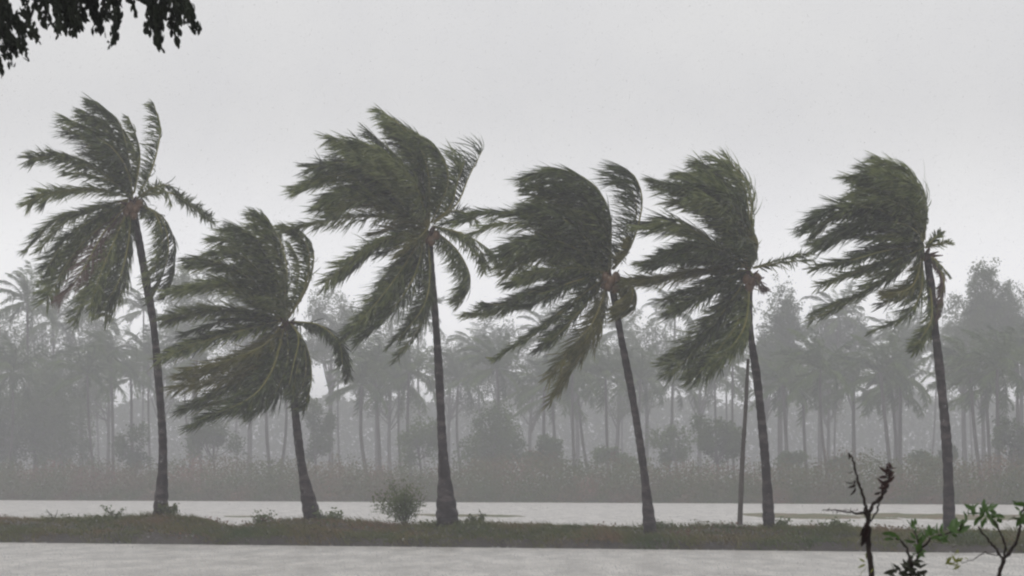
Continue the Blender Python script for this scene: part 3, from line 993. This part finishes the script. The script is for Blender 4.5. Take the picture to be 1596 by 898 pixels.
broad_tree(1045, 650, 205, 66, 70, 'small dark umbrella-shaped tree right of the fourth palm trunk', 1500, leaf=0.15, lobes=6)
broad_tree(1115, 642, 192, 84, 80, 'small leafy tree just left of the thin pole', 2600, leaf=0.15)
broad_tree(335, 640, 196, 90, 90, 'small leafy tree under the second palm crown', 2200, leaf=0.16)
broad_tree(208, 650, 194, 60, 80, 'small ragged tree left of the first palm trunk', 1500, leaf=0.15)
broad_tree(490, 610, 205, 70, 110, 'small leafy tree just right of the second palm trunk', 1900, leaf=0.16)
broad_tree(655, 640, 196, 70, 90, 'small leafy tree just left of the third palm trunk', 1900, leaf=0.16)
broad_tree(1430, 700, 192, 80, 50, 'low rounded bush left of the sixth palm trunk', 1500, leaf=0.15, lobes=6)
broad_tree(1476, 688, 198, 30, 50, 'narrow bush behind the sixth palm trunk', 700, leaf=0.14, lobes=5)
broad_tree(1582, 640, 196, 70, 110, 'leafy bush at the right edge of the far shore', 2400, leaf=0.16)
broad_tree(955, 690, 200, 70, 56, 'low bush left of the fourth palm trunk on the far shore', 1500, leaf=0.15, lobes=6)
broad_tree(1236, 700, 194, 50, 44, 'low bush right of the fifth palm trunk on the far shore', 1100, leaf=0.14, lobes=6)
broad_tree(1305, 708, 194, 40, 34, 'tiny bush behind the withered sapling tip', 800, leaf=0.14, lobes=5)

for x_, y_, Y_, w_, h_, l_ in [
        (95, 590, 215, 120, 150, 'dark leafy tree at the left end, just left of the first palm trunk'),
        (1190, 520, 262, 120, 110, 'hazy rounded crown just right of the fifth palm trunk top'),
        (1290, 530, 268, 130, 110, 'hazy rounded crown left of the sixth palm, above the far trunks'),
        (1530, 500, 262, 130, 120, 'hazy rounded crown right of the sixth palm, above three thin trunks'),
        (960, 520, 268, 130, 120, 'hazy rounded crown crossed by the upper trunk of the fourth palm'),
        (830, 530, 262, 120, 110, 'hazy rounded crown under the lower left fronds of the fourth palm'),
        (700, 520, 268, 120, 120, 'hazy rounded crown just right of the middle of the third palm trunk'),
        (610, 530, 262, 120, 110, 'hazy rounded crown just left of the middle of the third palm trunk'),
        (250, 500, 262, 120, 140, 'hazy rounded crown behind the middle of the first palm trunk'),
        (170, 530, 256, 120, 110, 'hazy rounded crown left of the middle of the first palm trunk')]:
    broad_tree(x_, y_, Y_, w_, h_, l_, 3800, leaf=0.24)

broad_tree(72, 462, 258, 120, 170, 'hazy rounded tree at the left, filling the grove under the faint palm tops', 5000)

# the wood that closes the view far behind the grove, too faint to count
n = 90000
bx = NR.uniform(-190, 190, n)
by = NR.uniform(0, 1, n) ** 1.5 * 60 + 680
top_ = 21.3 + 1.9 * wob(bx * 0.09, 0.3) + 1.8 * wob(bx * 0.31 + by * 0.05, 1.3) + 0.8 * wob(bx * 0.9, 2.2)
bz = 0.5 + (1 - (1 - NR.uniform(0, 1, n)) ** 1.3) * np.minimum(top_, 24.8)
g = Geo()
g.add(*leaf_cloud(np.stack([bx, by, bz], -1), 0.75, NR))
tag(link('distant_wood', g.mesh('distant_wood'), M['far_crown']), 'faint pale wood far behind the palm grove, seen between the trunks', 'wood', kind='stuff')

# a mass of brush along the far shore, too thick to count
n = 200000
bx = NR.uniform(-66, 66, n)
bu = NR.uniform(0.05, 1, n) ** 1.3 * 18
by = far_Y(bx) + bu
hmax_ = 2.1 + 1.0 * wob(bx * 0.22, 0.8) * (bu / 18) + 0.3 * wob(bx * 0.3, 0.8) + 0.9 * np.clip(wob(bx * 1.1 + bu * 0.6, 2.8), -0.6, 1) + 0.5 * np.clip(wob(bx * 3.3 - bu, 1.8), -0.5, 1)
bz = 0.75 * sstep(-0.5, 4, bu) - 0.15 + NR.uniform(0, 1, n) ** 1.7 * 1.25 * hmax_ * sstep(-0.8, 2.5, bu)
g = Geo()
g.add(*leaf_cloud(np.stack([bx, by, bz], -1), 0.12, NR))
tag(link('undergrowth', g.mesh('undergrowth'), M['under']), 'thick reddish brown brush lining the far shore under the grove', 'undergrowth', kind='stuff')


# ------------------------------------------------------------------ foreground: overhanging tree, top left
YT = 14.0
troot = empty('overhanging_tree', (-5.2, YT, 0.42), 'dark leafy branch of a near tree hanging into the top left corner', 'tree')
tb = np.array([-5.2, YT, 0.42])
g = Geo()
tube(g, spline([(0, 0, 0), (0.15, 0.1, 1.5), (0.1, 0, 3.2), (0.3, 0.1, 5.0), (0.2, 0, 6.5)], 24), np.linspace(0.24, 0.10, 24), 10)
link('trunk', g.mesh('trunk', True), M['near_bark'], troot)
g = Geo()
limb = [(-5.0, YT, 4.4), (-4.0, YT - 0.1, 5.15), (-3.0, YT, 5.2), tuple(P(90, -34, YT)), tuple(P(220, -22, YT)), tuple(P(315, -10, YT))]
tube(g, spline(limb, 40) - tb, np.linspace(0.09, 0.008, 40), 7)
for a_, b_ in [((20, -50), (-20, 60)), ((90, -34), (110, 20)), ((60, -34), (35, 60)), ((230, -20), (245, 20)), ((150, -30), (160, 15)), ((280, -14), (298, 18))]:
    tube(g, spline([P(*a_, YT), P((a_[0] + b_[0]) / 2 + 5, (a_[1] + b_[1]) / 2, YT + 0.03), P(*b_, YT)], 8) - tb, np.linspace(0.014, 0.003, 8), 5)
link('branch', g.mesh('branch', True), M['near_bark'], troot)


def leaf_outline_mesh(name, length, width, mat, curl=0.15, n=5):
    t = np.linspace(0, 1, n)
    wv = np.sin(np.clip(t * 0.93 + 0.07, 0, 1) * math.pi) ** 0.8 * width / 2
    wv[-1] = 0.0005
    zz = -curl * length * t ** 2
    mid = np.stack([t * length, 0 * t, zz], -1)
    lft = mid + np.stack([0 * t, wv, wv * 0.35], -1)
    rgt = mid + np.stack([0 * t, -wv, wv * 0.35], -1)
    v_ = np.concatenate([lft, mid, rgt])
    f_ = []
    for q in range(n - 1):
        f_ += [[q, n + q, n + q + 1, q + 1], [n + q, 2 * n + q, 2 * n + q + 1, n + q + 1]]
    g_ = Geo()
    g_.add(v_, f_)
    me_ = g_.mesh(name, True)
    me_.materials.append(mat)
    return me_


def spray(start, end, sag=0.0, leaf=0.050, dens=0.85):
    rng_ = np.random.default_rng(int(start[0] * 11 + end[1] * 5 + end[0]) % 99991)
    dy = rng_.uniform(-0.25, 0.25)
    s_ = np.array(P(*start, YT + dy * 0.3))
    e_ = np.array(P(*end, YT + dy))
    mid = (s_ + e_) / 2 + np.array([sag, 0, 0])
    st = spline([s_, mid, e_], 12)
    ln = np.linalg.norm(e_ - s_)
    g_ = Geo()
    tube(g_, st - tb, np.linspace(0.004, 0.0012, 12), 4)
    m_ = int(ln / 0.0042 * dens)
    k = rng_.uniform(0, 1, m_)
    c_ = np.stack([np.interp(k, np.linspace(0, 1, 12), st[:, q]) for q in range(3)], -1)
    c_ = c_ + rng_.normal(size=(m_, 3)) * np.array([0.009, 0.016, 0.008])
    T_ = unit(e_ - s_)
    d_ = unit(T_ * 0.7 + np.array([0, 0, -0.45]) + rng_.normal(size=(m_, 3)) * 0.33)
    w_ = unit(np.cross(d_, rng_.normal(size=(m_, 3)) * 0.5 + np.array([0, 1, 0])))
    L_ = (leaf * rng_.uniform(0.6, 1.1, m_))[:, None]
    a_ = c_ - d_ * L_ / 2
    b_ = c_ + d_ * L_ / 2
    ww = w_ * L_ * 0.19
    nn = unit(np.cross(d_, w_)) * L_ * 0.08
    v_ = np.stack([a_, c_ - d_ * L_ * 0.15 + ww + nn, c_ + d_ * L_ * 0.22 + ww * 0.9 + nn, b_, c_ + d_ * L_ * 0.22 - ww * 0.9 + nn, c_ - d_ * L_ * 0.15 - ww + nn], 1) - tb
    kk = np.arange(m_)[:, None] * 6
    f_ = np.stack([kk + [[0, 1, 2, 3]], kk + [[0, 3, 4, 5]]], 1).reshape(-1, 4)
    g_.add(v_.reshape(-1, 3), f_)
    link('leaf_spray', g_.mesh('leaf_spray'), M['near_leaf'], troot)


for s_, e_ in [((-16, 20), (2, 118)), ((-10, 30), (-2, 105)), ((10, 10), (20, 104)), ((-5, 0), (10, 90)), ((0, 40), (30, 84)), ((25, 20), (42, 91)),
               ((20, 35), (62, 66)), ((35, 20), (58, 60)), ((5, -5), (30, 50)), ((-10, -5), (12, 60)), ((48, -20), (70, 40)), ((60, -15), (78, 38)),
               ((-12, 20), (40, 40)), ((-10, 40), (24, 62)), ((30, -20), (46, 30)), ((10, 60), (36, 78)), ((-15, -20), (-2, 60)),
               ((85, -20), (90, 52)), ((95, -20), (104, 50)), ((105, -20), (118, 57)), ((112, -20), (126, 44)), ((92, -16), (134, 36)), ((80, -25), (98, 45)),
               ((120, -20), (132, 30)), ((70, -24), (110, 20)), ((100, -10), (120, 50)), ((88, -10), (112, 40)), ((140, -20), (146, 28)), ((130, -20), (140, 20)),
               ((150, -20), (150, 50)), ((165, -15), (157, 57)), ((150, 0), (152, 40)), ((178, -15), (186, 30)), ((183, 15), (173, 75)), ((186, 20), (178, 68)),
               ((175, -15), (168, 30)), ((168, -15), (184, 20)), ((207, 8), (210, 25)), ((190, -15), (204, 5)), ((215, -15), (228, 4)), ((200, -20), (226, 2)),
               ((232, -15), (230, 54)), ((236, -12), (240, 50)), ((245, 10), (247, 79)), ((248, 15), (250, 76)), ((243, -10), (244, 56)), ((250, -12), (254, 36)),
               ((262, -12), (266, 50)), ((262, -12), (256, 24)), ((273, -12), (277, 67)), ((270, -10), (284, 36)), ((285, -12), (296, 30)), ((290, 0), (305, 54)),
               ((294, 8), (308, 50)), ((288, -8), (300, 44)), ((276, -14), (290, 18)), ((240, -16), (275, 6)), ((255, -20), (292, -2)),
               ((0, -20), (60, -6)), ((30, -20), (130, -8)), ((60, -20), (100, 15)), ((40, -20), (90, 10)), ((100, -20), (180, -8)), ((120, -10), (150, 10))]:
    spray(s_, e_)

# ------------------------------------------------------------------ foreground: sapling and leafy plants, bottom right
YP = 10.0
GZ = 0.47


def stems_mesh(lines, base):
    g_ = Geo()
    for pts, r0, r1 in lines:
        q = spline([p if isinstance(p, Vector) else P(*p, YP) for p in pts], 4 * len(pts) + 4) - np.array(base)
        wv = NR.normal(size=q.shape) * 0.0022
        tube(g_, q + wv, np.linspace(r0, r1, len(q)) * NR.uniform(0.8, 1.25, len(q)), 6)
    return g_.mesh('stem', True)


def place_leaves(root, base, leaves, meshes, name='leaf'):
    """leaves: (px, py, angle in the picture plane in degrees, length scale, mesh index)"""
    for (x, y, ang, k, mi) in leaves:
        o = bpy.data.objects.new(name, meshes[mi])
        COL.objects.link(o)
        o.parent = root
        dy = R.uniform(-0.03, 0.03)
        o.location = P(x, y, YP + dy) - Vector(base)
        o.rotation_euler = (R.uniform(-0.9, 0.9) + 1.2, -math.radians(ang), R.uniform(-0.5, 0.5))
        o.scale = (k, k, k)


leafA = leaf_outline_mesh('green_leaf', 0.060, 0.025, M['sapling_leaf'], 0.2)
leafB = leaf_outline_mesh('young_leaf', 0.050, 0.015, M['young_leaf'], 0.25)
leafC = leaf_outline_mesh('withered_leaf', 0.050, 0.020, M['withered'], 0.7)
leafD = leaf_outline_mesh('dark_leaf', 0.060, 0.022, M['dark_leaf'], 0.3)
LM = [leafA, leafB, leafC, leafD]

sb = (P(1358, 898, YP).x, YP, GZ)
r1 = empty('withered_sapling', sb, 'dead forked sapling with shrivelled brown leaves at the bottom right', 'sapling')
link('stem', stems_mesh([
    ([Vector(sb), (1362, 960), (1358, 890), (1354, 840), (1352, 805), (1350, 796)], 0.012, 0.0085),
    ([(1351, 800), (1347, 780), (1340, 757), (1334, 738), (1329, 716), (1322, 706)], 0.0065, 0.003),
    ([(1352, 804), (1360, 788), (1372, 776), (1382, 762), (1386, 745), (1389, 732)], 0.0075, 0.003),
    ([(1357, 812), (1366, 798), (1370, 784), (1373, 774)], 0.004, 0.003),
    ([(1350, 799), (1330, 799), (1305, 796), (1281, 795)], 0.0045, 0.0015)], sb), M['twig'], r1)
lv = []
for (x, y) in [(1326, 708), (1323, 706), (1332, 748), (1334, 756), (1330, 752), (1336, 750), (1333, 760), (1329, 735), (1336, 742)]:
    lv.append((x, y, R.uniform(200, 340), R.uniform(0.35, 0.7), 2))
for q in range(26):
    t = R.uniform(0, 1)
    lv.append((1374 + 15 * t + R.uniform(-3, 3), 772 - 40 * t + R.uniform(-4, 4), R.uniform(20, 300), R.uniform(0.35, 0.75), 2))
for q in range(16):
    lv.append((1352 + R.uniform(-4, 3), 812 + R.uniform(0, 28), R.uniform(225, 275), R.uniform(0.5, 0.95), 2))
for q in range(20):
    lv.append((1285 + q * 3.4, 797, R.choice([80, 100, 260, 280, 250]), R.uniform(0.12, 0.25), 2))
place_leaves(r1, sb, lv, LM, 'withered_leaf')
place_leaves(r1, sb, [(1348, 876, 150, .5, 1), (1349, 880, 200, .6, 1), (1350, 885, 230, .6, 1), (1352, 872, 110, .5, 1), (1344, 890, 250, .5, 1), (1357, 893, 60, .45, 1)], LM)

sb = (P(1425, 898, YP).x, YP + 0.1, GZ)
r2 = empty('leafy_plant', sb, 'green plant with whorls of narrow leaves right of the withered sapling', 'plant')
link('stem', stems_mesh([
    ([Vector(sb), (1424, 980), (1422, 900), (1418, 872), (1410, 850), (1396, 838)], 0.009, 0.003),
    ([(1420, 885), (1430, 866), (1432, 848), (1424, 828)], 0.005, 0.002),
    ([(1430, 862), (1445, 845), (1462, 835), (1490, 828), (1506, 812)], 0.0045, 0.0018)], sb), M['twig'], r2)
lv = []
for (x, y, n_, k, mi, spread) in [(1394, 836, 5, 0.8, 0, (120, 200)), (1420, 824, 7, 0.75, 0, (30, 190)), (1432, 846, 8, 0.9, 0, (-90, 270)), (1428, 860, 6, 0.8, 0, (180, 360)),
                              (1452, 838, 8, 0.85, 0, (-60, 240)), (1466, 834, 7, 0.8, 0, (-40, 220)), (1490, 826, 8, 0.85, 0, (-90, 200)), (1505, 812, 6, 0.8, 0, (40, 260)),
                              (1416, 884, 14, 1.0, 3, (-60, 240)), (1428, 892, 10, 1.0, 3, (-100, 200)), (1404, 892, 8, 0.9, 3, (60, 260))]:
    for q in range(n_):
        a = spread[0] + (spread[1] - spread[0]) * R.uniform(0, 1)
        lv.append((x + R.uniform(-9, 9), y + R.uniform(-7, 7), a, k * R.uniform(0.45, 1.0), mi))
place_leaves(r2, sb, lv, LM)

sb = (P(1556, 898, YP).x, YP - 0.1, GZ)
r3 = empty('branching_plant', sb, 'open branching plant with green leaf tufts in the bottom right corner', 'plant')
link('stem', stems_mesh([
    ([Vector(sb), (1552, 980), (1556, 900), (1564, 872)], 0.011, 0.0075),
    ([(1564, 872), (1552, 856), (1540, 840), (1526, 822)], 0.006, 0.003),
    ([(1565, 870), (1566, 850), (1558, 828), (1550, 812)], 0.005, 0.0025),
    ([(1565, 870), (1578, 855), (1588, 832), (1592, 806), (1598, 785)], 0.007, 0.003),
    ([(1562, 868), (1535, 862), (1520, 870), (1498, 878)], 0.0022, 0.0012),
    ([(1590, 812), (1580, 806), (1572, 812)], 0.002, 0.001)], sb), M['twig'], r3)
lv = []
for (x, y, n_, k, mi, spread) in [(1526, 800, 8, 0.85, 0, (60, 260)), (1535, 802, 8, 0.9, 0, (-80, 200)), (1546, 806, 7, 0.8, 0, (-60, 170)), (1535, 812, 4, 0.75, 0, (230, 310)),
                              (1594, 800, 8, 0.85, 0, (20, 330)), (1600, 785, 8, 0.9, 0, (40, 300)), (1592, 812, 5, 0.6, 0, (140, 260)),
                              (1493, 875, 7, 0.75, 1, (60, 300)), (1486, 872, 4, 0.8, 1, (180, 260)), (1497, 870, 4, 0.6, 1, (-20, 100))]:
    for q in range(n_):
        a = spread[0] + (spread[1] - spread[0]) * R.uniform(0, 1)
        lv.append((x + R.uniform(-9, 9), y + R.uniform(-7, 7), a, k * R.uniform(0.45, 1.0), mi))
place_leaves(r3, sb, lv, LM)

# ------------------------------------------------------------------ the rain-filled air
me = bpy.data.meshes.new('haze')
x0, x1, z0, z1 = -3050, 3050, -1.7, 26.5
vs = [(x, y, z) for x in (x0, x1) for y in (x0, x1) for z in (z0, z1)]
me.from_pydata(vs, [], [(0, 1, 3, 2), (4, 6, 7, 5), (0, 4, 5, 1), (2, 3, 7, 6), (0, 2, 6, 4), (1, 5, 7, 3)])
hm = bpy.data.materials.new('rain_haze')
hm.use_nodes = True
ht = hm.node_tree
ht.nodes.clear()
ho = ht.nodes.new('ShaderNodeOutputMaterial')
hv = ht.nodes.new('ShaderNodeVolumePrincipled')
hv.inputs['Color'].default_value = (*HAZE_COLOR, 1)
hv.inputs['Density'].default_value = HAZE_DENSITY
hv.inputs['Anisotropy'].default_value = 0.0
ht.links.new(hv.outputs[0], ho.inputs['Volume'])
tag(link('haze', me, hm), 'pale grey rain haze filling the air over water and grove', 'haze', kind='stuff')


# ------------------------------------------------------------------ rain: splashes on the water, falling drops
def simple_white(name, base, rough, trans):
    m = bpy.data.materials.new(name)
    m.use_nodes = True
    b = m.node_tree.nodes['Principled BSDF']
    b.inputs['Base Color'].default_value = (*base, 1)
    b.inputs['Roughness'].default_value = rough
    b.inputs['Transmission Weight'].default_value = trans
    b.inputs['IOR'].default_value = 1.33
    return m


n = 26000
sy = 46 + 130 * NR.uniform(0, 1, n) ** 1.4
sx = NR.uniform(-0.21, 0.21, n) * sy
ok = ((sy < front_Y(sx) - 0.2) | (sy > front_Y(sx) + BERM_W + 0.4))
sx, sy = sx[ok], sy[ok]
n = len(sx)
h = NR.uniform(0.012, 0.07, n)
r = NR.uniform(0.008, 0.024, n)
a = NR.uniform(0, 6.28, n)
c = np.stack([sx, sy, np.zeros(n)], -1)
k3 = [np.stack([np.cos(a + q * 2.09) * r, np.sin(a + q * 2.09) * r, np.full(n, -0.002)], -1) + c for q in range(3)]
tp = c + np.stack([-h * 0.4, 0 * h, h], -1)
g = Geo()
k = np.arange(n)[:, None] * 4
g.add(np.stack(k3 + [tp], 1).reshape(-1, 3), np.stack([k + [[0, 1, 3, 3]], k + [[1, 2, 3, 3]], k + [[2, 0, 3, 3]]], 1).reshape(-1, 4))
tag(link('rain_splashes', g.mesh('rain_splashes'), simple_white('splash_water', (0.55, 0.54, 0.53), 0.3, 0.0)),
    'tiny splashes thrown up by rain all over the water', 'splashes', kind='stuff')

n = 80000
dy = 13 + 53 * NR.uniform(0, 1, n) ** 0.45
dx = NR.uniform(-0.2, 0.2, n) * dy
dz = CAM_H + NR.uniform(-0.035, 0.18, n) * dy
ok = (dz > 0.6) & (dy < front_Y(dx) - 3)
c = np.stack([dx, dy, dz], -1)[ok]
n = len(c)
r = (NR.uniform(0.0015, 0.0029, n))[:, None]
ax = unit(np.array([[-0.45, 0.05, -1.0]]) + NR.normal(size=(n, 3)) * 0.05)
ex = unit(np.cross(ax, np.array([[0, 1, 0]])))
ey = np.cross(ax, ex)
ring = [c + r * (math.cos(q * 2.0944) * ex + math.sin(q * 2.0944) * ey) for q in range(3)]
v = np.stack([c - ax * r * 2.6] + ring + [c + ax * r * 1.6], 1).reshape(-1, 3)
k = np.arange(n)[:, None] * 5
fs = [k + [[0, 1 + q, 1 + (q + 1) % 3, 1 + (q + 1) % 3]] for q in range(3)] + [k + [[4, 1 + (q + 1) % 3, 1 + q, 1 + q]] for q in range(3)]
g = Geo()
g.add(v, np.stack(fs, 1).reshape(-1, 4))
tag(link('raindrops', g.mesh('raindrops', True), simple_white('rain_water', (1, 1, 1), 0.0, 1.0)),
    'falling raindrops scattered through the air before the palms', 'rain', kind='stuff')
